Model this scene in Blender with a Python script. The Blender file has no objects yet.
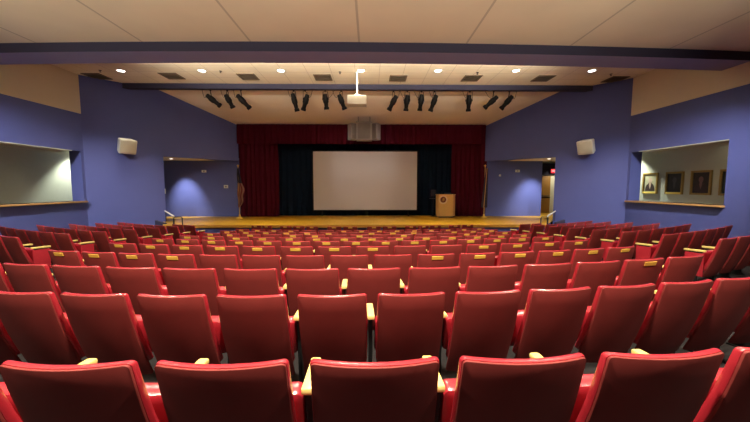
import bpy, bmesh, math, random
from mathutils import Vector, Matrix

random.seed(7)
sc = bpy.context.scene
COL = sc.collection
PI = math.pi

# ------------------------------------------------------------------ camera
F_PX, CAM_X, CAM_Z = 310.0, 0.56, 2.36
PITCH, YAW = math.radians(4.43), math.radians(-0.92)
cam_data = bpy.data.cameras.new('camera')
cam_data.sensor_width = 36.0
cam_data.lens = 36.0 * F_PX / 750.0
cam_data.clip_start = 0.05
cam_data.clip_end = 200
cam = bpy.data.objects.new('camera', cam_data)
COL.objects.link(cam)
cam.location = (CAM_X, 0, CAM_Z)
cam.rotation_euler = (PI / 2 - PITCH, 0, YAW)
sc.camera = cam

sc.view_settings.view_transform = 'Standard'
sc.view_settings.look = 'None'
sc.view_settings.gamma = 1.0
sc.view_settings.use_curve_mapping = False
sc.view_settings.exposure = 0.0

world = bpy.data.worlds.new('dark_world')
sc.world = world
world.use_nodes = True
world.node_tree.nodes['Background'].inputs[0].default_value = (0.02, 0.02, 0.025, 1)
world.node_tree.nodes['Background'].inputs[1].default_value = 0.3

WARM = (1.0, 0.86, 0.66)
COOL = (0.93, 0.95, 1.0)


def spot(name, loc, target, watt, angle, blend=0.6, color=WARM, radius=0.08):
    l = bpy.data.lights.new(name, 'SPOT')
    l.energy = watt
    l.color = color
    l.spot_size = math.radians(angle)
    l.spot_blend = blend
    l.shadow_soft_size = radius
    o = bpy.data.objects.new(name, l)
    COL.objects.link(o)
    o.location = loc
    o.rotation_euler = (Vector(target) - Vector(loc)).to_track_quat('-Z', 'Y').to_euler()
    return o


def area(name, loc, target, watt, sx, sy, color=WARM, spread=180):
    l = bpy.data.lights.new(name, 'AREA')
    l.shape = 'RECTANGLE'
    l.size, l.size_y = sx, sy
    l.energy = watt
    l.color = color
    l.spread = math.radians(spread)
    o = bpy.data.objects.new(name, l)
    COL.objects.link(o)
    o.location = loc
    o.rotation_euler = (Vector(target) - Vector(loc)).to_track_quat('-Z', 'Y').to_euler()
    return o


CEIL = 6.71            # ceiling in front of the big soffit
CEIL_REAR = 6.07       # lower ceiling over the rear seats
STAGE = 0.76           # stage floor
HEAD = 3.76            # head of the openings
HALF = 11.13           # half width of the hall
CORN = 12.6            # where the side walls turn in at 45 degrees
PROY, PROX = 16.9, 6.84
SILL = 1.81

# house lights in the ceiling over the seats (behind the picture's upper edge)
for hx in (-8.4, -4.2, 0, 4.2, 8.4):
    spot('house_light', (hx, 5.0, CEIL_REAR - 0.03), (hx, 5.0, 0), 480 if abs(hx) > 6 else 1000, 120, 0.9)
for hx in (-6.6, -3.0, 0.4, 3.8, 7.4):
    spot('house_light', (hx, 0.5, CEIL_REAR - 0.03), (hx, 0.9, 0), 2300 if abs(hx) < 1 else 750 if abs(hx) < 5 else 200, 134, 0.5)
# fill spots added unseen at the rear wall to brighten the ceiling
for hx in (-8.5, -5.5, -2.5, 0.5, 3.5, 6.5):
    spot('rear_fill_spot', (hx, -1.8, 2.5), (hx * .95, 3.8, CEIL_REAR), 1950, 50, 1.0)
# area fill added out of sight behind the big soffit, for the front ceiling
area('ceiling_fill', (0, 9.25, CEIL - 0.55), (0, 10.25, CEIL + 0.3), 720, 14, .12, spread=90)
# unseen spots added under the rear ceiling to brighten the side walls
for s in (-1, 1):
    spot('wall_fill_spot', (s * 9.0, 6.1, CEIL_REAR - .04), (s * 10.3, 12.6, .1), 2800, 64, 1.0, color=(1.0, .97, .95))
# spots added near the hanging stage lights to brighten the screen
for hx in (-2.6, 3.0):
    spot('screen_fill', (hx, 14.3, 6.3), (.3, 17.1, 2.7), 150, 50, .9, color=(1, .93, .86))

# ------------------------------------------------------------------ helpers
_ROT = Matrix.Rotation(YAW, 3, 'Z') @ Matrix.Rotation(PI / 2 - PITCH, 3, 'X')


def at(px, py, Y):
    """the point at depth Y that the picture shows at pixel px, py"""
    d = _ROT @ Vector(((px - 375) / F_PX, -(py - 211) / F_PX, -1))
    return Vector((CAM_X, 0, CAM_Z)) + d * (Y / d.y)


def at_z(px, py, z):
    d = _ROT @ Vector(((px - 375) / F_PX, -(py - 211) / F_PX, -1))
    return Vector((CAM_X, 0, CAM_Z)) + d * ((z - CAM_Z) / d.z)


def project(p):
    v = _ROT.transposed() @ (Vector(p) - Vector((CAM_X, 0, CAM_Z)))
    if v.z > -0.02:
        return None
    return (375 + F_PX * v.x / -v.z, 211 - F_PX * v.y / -v.z)


def material(name, color, rough=0.6, metal=0.0, noise=0.0, scale=8.0, bump=0.0, bump_scale=60.0,
             emit=None, strength=0.0, spec=0.5, sheen=0.0, coat=0.0):
    m = bpy.data.materials.new(name)
    m.use_nodes = True
    nt = m.node_tree
    b = nt.nodes['Principled BSDF']
    b.inputs['Base Color'].default_value = (*color, 1)
    b.inputs['Roughness'].default_value = rough
    b.inputs['Metallic'].default_value = metal
    b.inputs['Specular IOR Level'].default_value = spec
    b.inputs['Sheen Weight'].default_value = sheen
    b.inputs['Coat Weight'].default_value = coat
    tc = nt.nodes.new('ShaderNodeTexCoord')
    if noise:
        n = nt.nodes.new('ShaderNodeTexNoise')
        n.inputs['Scale'].default_value = scale
        n.inputs['Detail'].default_value = 4
        nt.links.new(tc.outputs['Object'], n.inputs['Vector'])
        mix = nt.nodes.new('ShaderNodeMix')
        mix.data_type = 'RGBA'
        mix.inputs[6].default_value = (*[c * (1 - noise) for c in color], 1)
        mix.inputs[7].default_value = (*[min(1, c * (1 + noise)) for c in color], 1)
        nt.links.new(n.outputs['Fac'], mix.inputs[0])
        nt.links.new(mix.outputs[2], b.inputs['Base Color'])
    if bump:
        n2 = nt.nodes.new('ShaderNodeTexNoise')
        n2.inputs['Scale'].default_value = bump_scale
        nt.links.new(tc.outputs['Object'], n2.inputs['Vector'])
        bp = nt.nodes.new('ShaderNodeBump')
        bp.inputs['Strength'].default_value = bump
        bp.inputs['Distance'].default_value = 0.01
        nt.links.new(n2.outputs['Fac'], bp.inputs['Height'])
        nt.links.new(bp.outputs['Normal'], b.inputs['Normal'])
    if emit:
        b.inputs['Emission Color'].default_value = (*emit, 1)
        b.inputs['Emission Strength'].default_value = strength
    return m


def line_material(name, color, line, wx, wy, width, rough=0.8, offx=0.0):
    """a surface ruled with thin joints every wx metres along X and wy along Y"""
    m = material(name, color, rough)
    nt = m.node_tree
    b = nt.nodes['Principled BSDF']
    tc = nt.nodes.new('ShaderNodeTexCoord')
    sep = nt.nodes.new('ShaderNodeSeparateXYZ')
    nt.links.new(tc.outputs['Object'], sep.inputs[0])
    facs = []
    for ax, w, off in ((0, wx, offx), (1, wy, 0.0)):
        if not w:
            continue
        a = nt.nodes.new('ShaderNodeMath'); a.operation = 'ADD'; a.inputs[1].default_value = 100 * w + off
        mo = nt.nodes.new('ShaderNodeMath'); mo.operation = 'MODULO'; mo.inputs[1].default_value = w
        lt = nt.nodes.new('ShaderNodeMath'); lt.operation = 'LESS_THAN'; lt.inputs[1].default_value = width
        nt.links.new(sep.outputs[ax], a.inputs[0])
        nt.links.new(a.outputs[0], mo.inputs[0])
        nt.links.new(mo.outputs[0], lt.inputs[0])
        facs.append(lt)
    out = facs[0].outputs[0]
    if len(facs) == 2:
        mx = nt.nodes.new('ShaderNodeMath'); mx.operation = 'MAXIMUM'
        nt.links.new(facs[0].outputs[0], mx.inputs[0])
        nt.links.new(facs[1].outputs[0], mx.inputs[1])
        out = mx.outputs[0]
    n = nt.nodes.new('ShaderNodeTexNoise'); n.inputs['Scale'].default_value = 1.3; n.inputs['Detail'].default_value = 6
    nt.links.new(tc.outputs['Object'], n.inputs['Vector'])
    base = nt.nodes.new('ShaderNodeMix'); base.data_type = 'RGBA'
    base.inputs[6].default_value = (*[c * 0.94 for c in color], 1)
    base.inputs[7].default_value = (*[min(1, c * 1.05) for c in color], 1)
    nt.links.new(n.outputs['Fac'], base.inputs[0])
    mix = nt.nodes.new('ShaderNodeMix'); mix.data_type = 'RGBA'
    mix.inputs[7].default_value = (*line, 1)
    nt.links.new(base.outputs[2], mix.inputs[6])
    nt.links.new(out, mix.inputs[0])
    nt.links.new(mix.outputs[2], b.inputs['Base Color'])
    return m


def wood_material(name, c1, c2, rough=0.35, along='x', plank=0.0):
    m = material(name, c1, rough)
    nt = m.node_tree
    b = nt.nodes['Principled BSDF']
    tc = nt.nodes.new('ShaderNodeTexCoord')
    mp = nt.nodes.new('ShaderNodeMapping')
    s = {'x': (1, 14, 14), 'y': (14, 1, 14), 'z': (14, 14, 1)}[along]
    mp.inputs['Scale'].default_value = s
    nt.links.new(tc.outputs['Object'], mp.inputs['Vector'])
    n = nt.nodes.new('ShaderNodeTexNoise'); n.inputs['Scale'].default_value = 2.2; n.inputs['Detail'].default_value = 8
    n.inputs['Distortion'].default_value = 0.6
    nt.links.new(mp.outputs[0], n.inputs['Vector'])
    mix = nt.nodes.new('ShaderNodeMix'); mix.data_type = 'RGBA'
    mix.inputs[6].default_value = (*c1, 1)
    mix.inputs[7].default_value = (*c2, 1)
    nt.links.new(n.outputs['Fac'], mix.inputs[0])
    last = mix.outputs[2]
    if plank:
        br = nt.nodes.new('ShaderNodeTexBrick')
        br.inputs['Scale'].default_value = 1.0
        br.inputs['Brick Width'].default_value = 1.8
        br.inputs['Row Height'].default_value = plank
        br.inputs['Mortar Size'].default_value = 0.004
        br.inputs['Color1'].default_value = (1, 1, 1, 1)
        br.inputs['Color2'].default_value = (0.82, 0.8, 0.76, 1)
        br.inputs['Mortar'].default_value = (0.35, 0.3, 0.25, 1)
        nt.links.new(tc.outputs['Object'], br.inputs['Vector'])
        mu = nt.nodes.new('ShaderNodeMix'); mu.data_type = 'RGBA'; mu.blend_type = 'MULTIPLY'
        mu.inputs[0].default_value = 1.0
        nt.links.new(last, mu.inputs[6]); nt.links.new(br.outputs['Color'], mu.inputs[7])
        last = mu.outputs[2]
    nt.links.new(last, b.inputs['Base Color'])
    return m


M = {}
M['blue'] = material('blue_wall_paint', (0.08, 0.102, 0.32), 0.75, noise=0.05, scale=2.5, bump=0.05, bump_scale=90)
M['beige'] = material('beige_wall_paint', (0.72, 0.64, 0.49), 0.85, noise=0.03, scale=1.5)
M['ceiling'] = line_material('beige_ceiling_panels', (0.86, 0.76, 0.58), (0.6, 0.52, 0.39), 2.78, 0, 0.05, offx=-0.26)
M['tile'] = line_material('acoustic_ceiling_tiles', (0.92, 0.84, 0.66), (0.68, 0.6, 0.47), 0.915, 0.61, 0.022)
M['slope'] = material('sloped_ceiling_paint', (0.74, 0.64, 0.52), 0.85, noise=0.03, scale=1.2)
M['beam_front'] = material('navy_paint_and_shade', (0.02, 0.02, 0.055), 0.7, noise=0.05)  # navy, with the shade on the big soffit's front put into the colour
M['beam'] = material('lit_soffit_purple', (0.24, 0.22, 0.4), 0.75, noise=0.05, scale=2)  # underside of the same soffit, light from below put into the purple
M['carpet'] = material('dark_carpet', (0.014, 0.012, 0.014), 0.95, noise=0.3, scale=40, bump=0.3, bump_scale=250)
M['concrete'] = material('grey_corridor_floor', (0.3, 0.28, 0.25), 0.6, noise=0.1)
M['stage'] = wood_material('golden_stage_boards', (0.68, 0.38, 0.022), (0.54, 0.29, 0.015), 0.4, 'x', 0.09)
M['stage_edge'] = wood_material('golden_stage_nosing', (0.5, 0.27, 0.04), (0.38, 0.19, 0.025), 0.4, 'x')
M['sillwood'] = wood_material('oak_sill', (0.55, 0.33, 0.13), (0.42, 0.23, 0.08), 0.35, 'y')
M['corridor'] = material('cream_corridor_paint', (0.55, 0.57, 0.45), 0.8, noise=0.04)
M['maroon'] = material('maroon_velour', (0.052, 0.003, 0.011), 0.95, noise=0.2, scale=3, spec=0.1)
M['black'] = material('black_velour', (0.004, 0.009, 0.02), 0.95, noise=0.2, scale=3, spec=0.05)
M['screen'] = material('matte_projection_fabric', (0.57, 0.56, 0.59), 0.9, noise=0.01)
M['black_metal'] = material('black_metal', (0.008, 0.008, 0.009), 0.6, spec=0.25, noise=0.15, scale=20)
M['dark_metal'] = material('dark_grey_metal', (0.05, 0.05, 0.055), 0.4, metal=0.4, noise=0.1)
M['glass'] = material('smoked_lens_glass', (0.03, 0.03, 0.04), 0.08, spec=0.8, noise=0.05)
M['white'] = material('white_plastic', (0.8, 0.82, 0.74), 0.45, noise=0.02)
M['cream'] = material('cream_grille_cloth', (0.66, 0.67, 0.54), 0.8, noise=0.05, bump=0.2, bump_scale=200)
M['grey'] = material('grey_grille', (0.17, 0.155, 0.15), 0.7, noise=0.08, bump=0.2, bump_scale=150)
M['greylight'] = material('light_grey_enamel', (0.24, 0.225, 0.215), 0.5, noise=0.05)
M['vinyl'] = material('red_vinyl_upholstery', (0.4, 0.022, 0.036), 0.24, spec=0.9, noise=0.08, scale=14, bump=0.08, bump_scale=160)
M['shell'] = material('maroon_plastic_shell', (0.22, 0.034, 0.031), 0.5, spec=0.3, noise=0.1, scale=10, bump=0.06, bump_scale=220)
M['armwood'] = wood_material('pale_maple_armrest', (0.88, 0.74, 0.27), (0.8, 0.64, 0.2), 0.3, 'y')
M['brass'] = material('brass_plate', (0.85, 0.56, 0.09), 0.4, metal=0.0, noise=0.06)
M['gold'] = material('gilded_frame', (0.42, 0.28, 0.07), 0.4, metal=0.5, noise=0.25, scale=30)
M['lectern'] = wood_material('honey_oak_lectern', (0.74, 0.52, 0.2), (0.64, 0.42, 0.14), 0.35, 'z')
M['door'] = wood_material('brown_oak_door', (0.32, 0.18, 0.04), (0.24, 0.12, 0.025), 0.4, 'z')
M['lens'] = material('lit_lamp_lens', (1, 1, 1), 0.4, noise=0.01, emit=(1.0, 0.93, 0.85), strength=9)
M['exit'] = material('lit_red_exit_panel', (0.5, 0.0, 0.01), 0.4, noise=0.02, emit=(1.0, 0.01, 0.03), strength=1.2)
M['exit_text'] = material('lit_white_lettering', (0.9, 0.7, 0.7), 0.4, noise=0.01, emit=(1.0, 0.6, 0.6), strength=0.9)
M['ventdark'] = material('dark_vent_opening', (0.05, 0.04, 0.03), 0.8, noise=0.1)
M['ventmetal'] = material('tan_vent_louvres', (0.16, 0.12, 0.08), 0.6, noise=0.05)


def set_smooth(me, angle=35):
    for p in me.polygons:
        p.use_smooth = True
    me.set_sharp_from_angle(angle=math.radians(angle))


def obj(name, bm, mat, parent=None, loc=None, smooth=True, recalc=True):
    if recalc:
        bmesh.ops.recalc_face_normals(bm, faces=bm.faces)
    me = bpy.data.meshes.new(name)
    bm.to_mesh(me)
    bm.free()
    if smooth:
        set_smooth(me)
    mats = mat if isinstance(mat, (list, tuple)) else [mat]
    for m in mats:
        me.materials.append(m)
    o = bpy.data.objects.new(name, me)
    COL.objects.link(o)
    if parent:
        o.parent = parent
    if loc is not None:
        o.location = loc
    return o


def thing(name, label, cat, loc=(0, 0, 0), rotz=0.0, group=None):
    o = bpy.data.objects.new(name, None)
    o.empty_display_size = 0.1
    COL.objects.link(o)
    o.location = loc
    o.rotation_euler = (0, 0, rotz)
    return tag(o, label, cat, group)


def tag(o, label, cat, group=None):
    o['label'] = label
    o['category'] = cat
    if group:
        o['group'] = group
    return o


def struct(name, bm, mat, smooth=False):
    o = obj(name, bm, mat, smooth=smooth)
    o['kind'] = 'structure'
    return o


def box(bm, c, s, rot=None, bevel=0.0, mi=0):
    r = bmesh.ops.create_cube(bm, size=1.0)
    vs = r['verts']
    mat = Matrix.Translation(Vector(c)) @ (rot.to_4x4() if rot else Matrix.Identity(4)) @ Matrix.Diagonal((*s, 1))
    bmesh.ops.transform(bm, matrix=mat, verts=vs)
    fs = list({f for v in vs for f in v.link_faces})
    for f in fs:
        f.material_index = mi
    if bevel:
        es = list({e for v in vs for e in v.link_edges})
        bmesh.ops.bevel(bm, geom=es, offset=bevel, segments=2, affect='EDGES', profile=0.6)
    return bm


def B():
    return bmesh.new()


def cyl(bm, p0, p1, r0, r1=None, seg=14, caps=True):
    p0, p1 = Vector(p0), Vector(p1)
    if r1 is None:
        r1 = r0
    d = p1 - p0
    q = d.to_track_quat('Z', 'Y').to_matrix().to_4x4()
    bmesh.ops.create_cone(bm, cap_ends=caps, segments=seg, radius1=r0, radius2=r1, depth=d.length,
                          matrix=Matrix.Translation((p0 + p1) / 2) @ q)
    return bm


def lathe(bm, prof, seg=20, mat=None):
    """prof: (radius, z) from bottom to top"""
    rings = []
    for r, z in prof:
        if r < 1e-6:
            rings.append([bm.verts.new((0, 0, z))])
        else:
            rings.append([bm.verts.new((r * math.cos(2 * PI * i / seg), r * math.sin(2 * PI * i / seg), z)) for i in range(seg)])
    for a, b in zip(rings, rings[1:]):
        for i in range(seg):
            j = (i + 1) % seg
            if len(a) == 1 and len(b) == 1:
                continue
            if len(a) == 1:
                bm.faces.new((a[0], b[j], b[i]))
            elif len(b) == 1:
                bm.faces.new((a[i], a[j], b[0]))
            else:
                bm.faces.new((a[i], a[j], b[j], b[i]))
    if mat is not None:
        vs = [v for r in rings for v in r]
        bmesh.ops.transform(bm, matrix=mat, verts=vs)
    return bm


def tube(bm, pts, r, seg=8):
    pts = [Vector(p) for p in pts]
    rings = []
    up = Vector((0.13, 0.31, 0.94)).normalized()
    for i, p in enumerate(pts):
        t = (pts[min(i + 1, len(pts) - 1)] - pts[max(i - 1, 0)]).normalized()
        a = t.cross(up)
        if a.length < 1e-3:
            a = t.cross(Vector((1, 0, 0)))
        a.normalize()
        b = t.cross(a)
        rings.append([bm.verts.new(p + r * (math.cos(2 * PI * k / seg) * a + math.sin(2 * PI * k / seg) * b)) for k in range(seg)])
    for u, v in zip(rings, rings[1:]):
        for k in range(seg):
            bm.faces.new((u[k], u[(k + 1) % seg], v[(k + 1) % seg], v[k]))
    bm.faces.new(rings[0])
    bm.faces.new(rings[-1][::-1])
    return bm


def poly(bm, pts, thick=None):
    """a planar polygon, pushed out along the vector thick into a closed solid"""
    vs = [bm.verts.new(p) for p in pts]
    f = bm.faces.new(vs)
    if thick is not None:
        r = bmesh.ops.extrude_face_region(bm, geom=[f])
        nv = [g for g in r['geom'] if isinstance(g, bmesh.types.BMVert)]
        bmesh.ops.translate(bm, verts=nv, vec=Vector(thick))
    return bm


def copy_tree(src, parent=None):
    c = src.copy()
    COL.objects.link(c)
    if parent:
        c.parent = parent
    for ch in src.children:
        copy_tree(ch, c)
    return c


# ------------------------------------------------------------------ setting
RAD = 18.0
BACK_H = 0.876
# depth of each row's back and the picture height of its top edge
ROW_D = [1.157, 2.03, 2.873, 3.74, 4.72, 5.68, 6.60, 7.55, 8.50, 9.44, 10.40]
ROW_Y = [362.2, 294.8, 268.7, 255.2, 246.4, 241.0, 237.6, 234.6, 232.2, 230.2, 228.6]
PROFILE = [(d + .33, at(365, y, d).z - BACK_H) for d, y in zip(ROW_D, ROW_Y)]
PROFILE = [(-3, PROFILE[0][1])] + PROFILE + [(11.45 + .33, at(365, 226.6, 11.45).z - BACK_H), (12.6, 0.0), (40, 0.0)]
print(PROFILE)


def sag(x):
    return RAD - math.sqrt(max(1.0, RAD * RAD - x * x))


def floor_z(x, y):
    s = y - sag(min(9.5, abs(x)))
    for (a, za), (b, zb) in zip(PROFILE, PROFILE[1:]):
        if s <= b:
            return za + (zb - za) * max(0.0, s - a) / (b - a)
    return 0.0


bm = B()
nx, ny = 70, 110
xs = [-11.3 + 22.6 * i / nx for i in range(nx + 1)]
ys = [-1.95 + 18.0 * j / ny for j in range(ny + 1)]
grid = [[bm.verts.new((x, y, floor_z(x, y))) for x in xs] for y in ys]
for j in range(ny):
    for i in range(nx):
        cx, cy = (xs[i] + xs[i + 1]) / 2, (ys[j] + ys[j + 1]) / 2
        if abs(cx) + cy > HALF + CORN + 0.6:
            continue
        bm.faces.new((grid[j][i], grid[j][i + 1], grid[j + 1][i + 1], grid[j + 1][i]))
bmesh.ops.delete(bm, geom=[v for v in bm.verts if not v.link_faces], context='VERTS')
r = bmesh.ops.extrude_face_region(bm, geom=bm.faces[:])
bmesh.ops.translate(bm, verts=[g for g in r['geom'] if isinstance(g, bmesh.types.BMVert)], vec=(0, 0, -0.2))
struct('floor', bm, M['carpet'], smooth=True)

# ceilings
struct('ceiling', poly(B(), [(-HALF - .3, -2, CEIL_REAR), (HALF + .3, -2, CEIL_REAR), (HALF + .3, 9.0, CEIL_REAR), (-HALF - .3, 9.0, CEIL_REAR)], (0, 0, .15)), M['ceiling'])
struct('ceiling_front', poly(B(), [(-HALF - .3, 8.9, CEIL), (HALF + .3, 8.9, CEIL), (HALF + .3, 13.6, CEIL), (-HALF - .3, 13.6, CEIL)], (0, 0, .15)), M['tile'])
PTOP = 5.64
bm = poly(B(), [(-HALF, 13.6, CEIL), (HALF, 13.6, CEIL), (HALF, 14.45, CEIL), (-HALF, 14.45, CEIL)], (0, 0, .15))
poly(bm, [(-10, 14.45, CEIL), (10, 14.45, CEIL), (8, 16.9, PTOP), (-8, 16.9, PTOP)], (0, 0, .15))
poly(bm, [(-8, 16.9, PTOP), (8, 16.9, PTOP), (8, 19.4, PTOP), (-8, 19.4, PTOP)], (0, 0, .15))
struct('ceiling_stage', bm, M['slope'])

# the big soffit beam across the hall, very slightly bowed in plan
bm = B()
NB = 24
secs = []
for i in range(NB + 1):
    x = -HALF - .2 + (2 * HALF + .4) * i / NB
    xx = x - CAM_X
    yf = 8.28 + 0.0029 * xx * xx + 0.006 * xx
    yb = yf + 0.75
    secs.append([bm.verts.new(p) for p in ((x, yf, CEIL), (x, yf, CEIL_REAR - .24), (x, yb, CEIL_REAR - .24), (x, yb, CEIL))])
for a, b in zip(secs, secs[1:]):
    for k in range(4):
        f = bm.faces.new((a[k], a[(k + 1) % 4], b[(k + 1) % 4], b[k]))
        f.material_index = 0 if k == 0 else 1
bm.faces.new(secs[0]); bm.faces.new(secs[-1][::-1])
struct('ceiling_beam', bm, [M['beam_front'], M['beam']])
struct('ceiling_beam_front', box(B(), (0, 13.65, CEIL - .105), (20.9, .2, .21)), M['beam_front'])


HALFS = {-1: 10.78, 1: 11.1}


def side_walls(s, side):
    HALF = HALFS[s]
    # near wall with a long opening on to the corridor
    T = 0.45
    y0, y1 = (9.15 if s < 0 else 9.06), 12.48
    bm = B()
    for a, b, z0, z1 in ((-2.0, CORN, -0.25, SILL), (-2.0, CORN, HEAD, 5.22), (-2.0, y0, SILL, HEAD), (y1, CORN, SILL, HEAD)):
        box(bm, (s * (HALF + T / 2), (a + b) / 2, (z0 + z1) / 2), (T, b - a, z1 - z0))
    struct('wall_' + side, bm, M['blue'])
    struct('wall_' + side + '_upper', box(B(), (s * (HALF + T / 2), (CORN - 2) / 2 - .0, (5.22 + CEIL) / 2), (T + .02, CORN + 2, CEIL - 5.22)), M['beige'])
    # cream lining under the head of the opening
    bm = poly(B(), [(s * HALF, y0, HEAD), (s * (HALF + T), y0, HEAD), (s * (HALF + T), y1 - .35, HEAD - .0), (s * HALF, y1 - .35, HEAD)], (0, 0, -.03))
    box(bm, (s * (HALF + T - .02), (y0 + y1 - .35) / 2, HEAD - .06), (.04, y1 - .35 - y0, .09))
    struct('trim_' + side + '_head', bm, M['corridor'])
    # oak sill board
    sb = B()
    box(sb, (s * (HALF + T / 2 - .06), (y0 + y1) / 2, SILL - .03), (T + .14, y1 - y0 + .08, .06), bevel=.012)
    struct('trim_' + side + '_sill', sb, M['sillwood'])
    # corridor behind the opening
    fl = .82
    bm = B()
    box(bm, (s * 13.08, 12.0, 2.6), (.12, 9.0, 4.2))
    box(bm, (s * (HALF + T + .75), 16.4, 2.6), (1.6, .12, 4.2))
    box(bm, (s * (HALF + T + .75), 7.6, 2.6), (1.6, .12, 4.2))
    struct('wall_' + side + '_corridor', bm, M['corridor'])
    struct('floor_' + side + '_corridor', box(B(), (s * (HALF + T + .75), 12, fl - .05), (1.6, 9, .1)), M['concrete'])
    struct('ceiling_' + side + '_corridor', box(B(), (s * (HALF + T + .75), 12, 4.35), (1.6, 9, .1)), M['corridor'])
    # 45 degree wall, with the lower opening into the stage wing
    def P(t, z):
        return Vector((s * (HALF - t), CORN + t, z))
    tj, te = 1.88, PROY - CORN
    out = Vector((s, 1, 0)).normalized() * 0.3
    bm = B()
    poly(bm, [P(0, -.25), P(tj, -.25), P(tj, HEAD), P(te, HEAD), P(te, PTOP), P(14.45 - CORN, CEIL), P(0, CEIL)], out)
    struct('wall_' + side + '_splay', bm, M['blue'])
    # wing: back wall facing the hall, pale soffit
    bm = B()
    if s < 0:
        box(bm, (-9.24, PROY + .12, 2.2), (5.5, .2, 3.4))
        box(bm, (-12.0, 15.8, 2.2), (.2, 2.4, 3.4))
    else:
        box(bm, ((PROX + 9.98) / 2, PROY + .12, 2.2), (9.98 - PROX, .2, 3.4))
    struct('wall_' + side + '_wing', bm, M['blue'])
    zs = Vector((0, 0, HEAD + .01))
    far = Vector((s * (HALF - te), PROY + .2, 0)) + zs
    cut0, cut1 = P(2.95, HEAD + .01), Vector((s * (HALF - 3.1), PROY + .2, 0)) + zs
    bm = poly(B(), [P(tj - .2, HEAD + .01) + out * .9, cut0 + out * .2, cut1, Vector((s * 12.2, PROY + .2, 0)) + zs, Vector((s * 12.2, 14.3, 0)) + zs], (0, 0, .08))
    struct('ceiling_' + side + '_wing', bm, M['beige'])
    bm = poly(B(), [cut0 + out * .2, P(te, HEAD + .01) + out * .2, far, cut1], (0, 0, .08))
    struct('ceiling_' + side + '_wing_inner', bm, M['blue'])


side_walls(-1, 'left')
side_walls(1, 'right')
struct('wall_back', box(B(), (0, -2.1, 3.2), (2 * HALF + 1, .2, 7.2)), M['maroon'])

# stage
outline = [(-8.1, 13.05), (8.1, 13.05), (9.25, 14.6), (13.4, 16.6), (13.4, 19.6), (-12.3, 19.6), (-12.3, 16.6), (-9.25, 14.6)]
struct('floor_stage', poly(B(), [(x, y, STAGE - .04) for x, y in outline], (0, 0, .04)), M['stage'])
bm = B()
poly(bm, [(-8.05, 13.1, -.1), (8.05, 13.1, -.1), (8.05, 13.1, STAGE - .05), (-8.05, 13.1, STAGE - .05)], (0, .12, 0))
poly(bm, [(8.05, 13.1, -.1), (9.25, 14.7, -.1), (9.25, 14.7, STAGE - .05), (8.05, 13.1, STAGE - .05)], (-.1, .08, 0))
poly(bm, [(-8.05, 13.1, -.1), (-9.25, 14.7, -.1), (-9.25, 14.7, STAGE - .05), (-8.05, 13.1, STAGE - .05)], (.1, .08, 0))
struct('wall_stage_front', bm, M['blue'])
struct('trim_stage_edge', box(B(), (0, 13.04, STAGE - .055), (16.2, .05, .13), bevel=.015), M['stage_edge'])
# side walls behind the proscenium and back of the stage house
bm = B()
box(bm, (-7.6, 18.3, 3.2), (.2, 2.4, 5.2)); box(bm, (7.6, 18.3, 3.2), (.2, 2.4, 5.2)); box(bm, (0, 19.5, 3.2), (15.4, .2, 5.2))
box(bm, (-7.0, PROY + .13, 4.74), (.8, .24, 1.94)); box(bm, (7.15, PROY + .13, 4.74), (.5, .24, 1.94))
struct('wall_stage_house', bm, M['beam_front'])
# passage beyond the right wing
bm = B()
box(bm, (12.0, 19.12, 2.3), (4.4, .2, 3.6)); box(bm, (13.6, 17.0, 2.3), (.2, 4.3, 3.6))
struct('wall_right_passage', bm, [M['corridor']])
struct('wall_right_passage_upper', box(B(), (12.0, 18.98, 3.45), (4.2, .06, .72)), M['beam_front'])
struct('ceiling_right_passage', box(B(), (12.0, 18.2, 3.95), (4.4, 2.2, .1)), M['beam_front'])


# ------------------------------------------------------------------ curtains and screen
def drape(x0, x1, y, z0, z1, amp, wave, n=None):
    bm = B()
    L = x1 - x0
    n = n or int(L / wave * 8)
    rows = []
    for k, z in enumerate((z0, z0 + .02, (z0 + z1) / 2, z1 - .05, z1)):
        row = []
        for i in range(n + 1):
            x = x0 + L * i / n
            ph = 2 * PI * x / wave
            a = amp * (1.0 if k < 3 else .6)
            row.append(bm.verts.new((x + .02 * math.sin(ph * .37 + z), y + a * math.sin(ph + .5 * math.sin(ph * .23)) + .3 * a * math.sin(2.3 * ph), z)))
        rows.append(row)
    for a, b in zip(rows, rows[1:]):
        for i in range(n):
            bm.faces.new((a[i], a[i + 1], b[i + 1], b[i]))
    r = bmesh.ops.extrude_face_region(bm, geom=bm.faces[:])
    bmesh.ops.translate(bm, verts=[g for g in r['geom'] if isinstance(g, bmesh.types.BMVert)], vec=(0, .02, 0))
    return bm


xl0, xl1 = at(239.0, 170, 16.85).x, at(278, 170, 16.85).x
xr0, xr1 = at(452, 170, 16.85).x, at(486.5, 170, 16.85).x
tag(obj('stage_curtain', drape(xl0, xl1, 16.87, STAGE + .005, 5.2, .05, .26), M['maroon']), 'maroon stage curtain hanging left of the screen beside the striped flag', 'curtain', 'maroon stage curtains')
tag(obj('stage_curtain', drape(xr0, xr1, 16.87, STAGE + .005, 5.2, .05, .26), M['maroon']), 'maroon stage curtain hanging right of the screen behind the wooden lectern', 'curtain', 'maroon stage curtains')
tag(obj('curtain_valance', drape(-6.44, 6.72, 16.7, at(365, 144, 16.7).z, PTOP + .02, .03, .3), M['maroon']), 'long maroon valance across the top of the stage', 'valance')
tag(obj('backdrop_curtain', drape(-6.9, 6.9, 17.36, STAGE + .005, 5.3, .03, .35), M['black']), 'black curtain behind the projection screen at the back of the stage', 'curtain')

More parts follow.
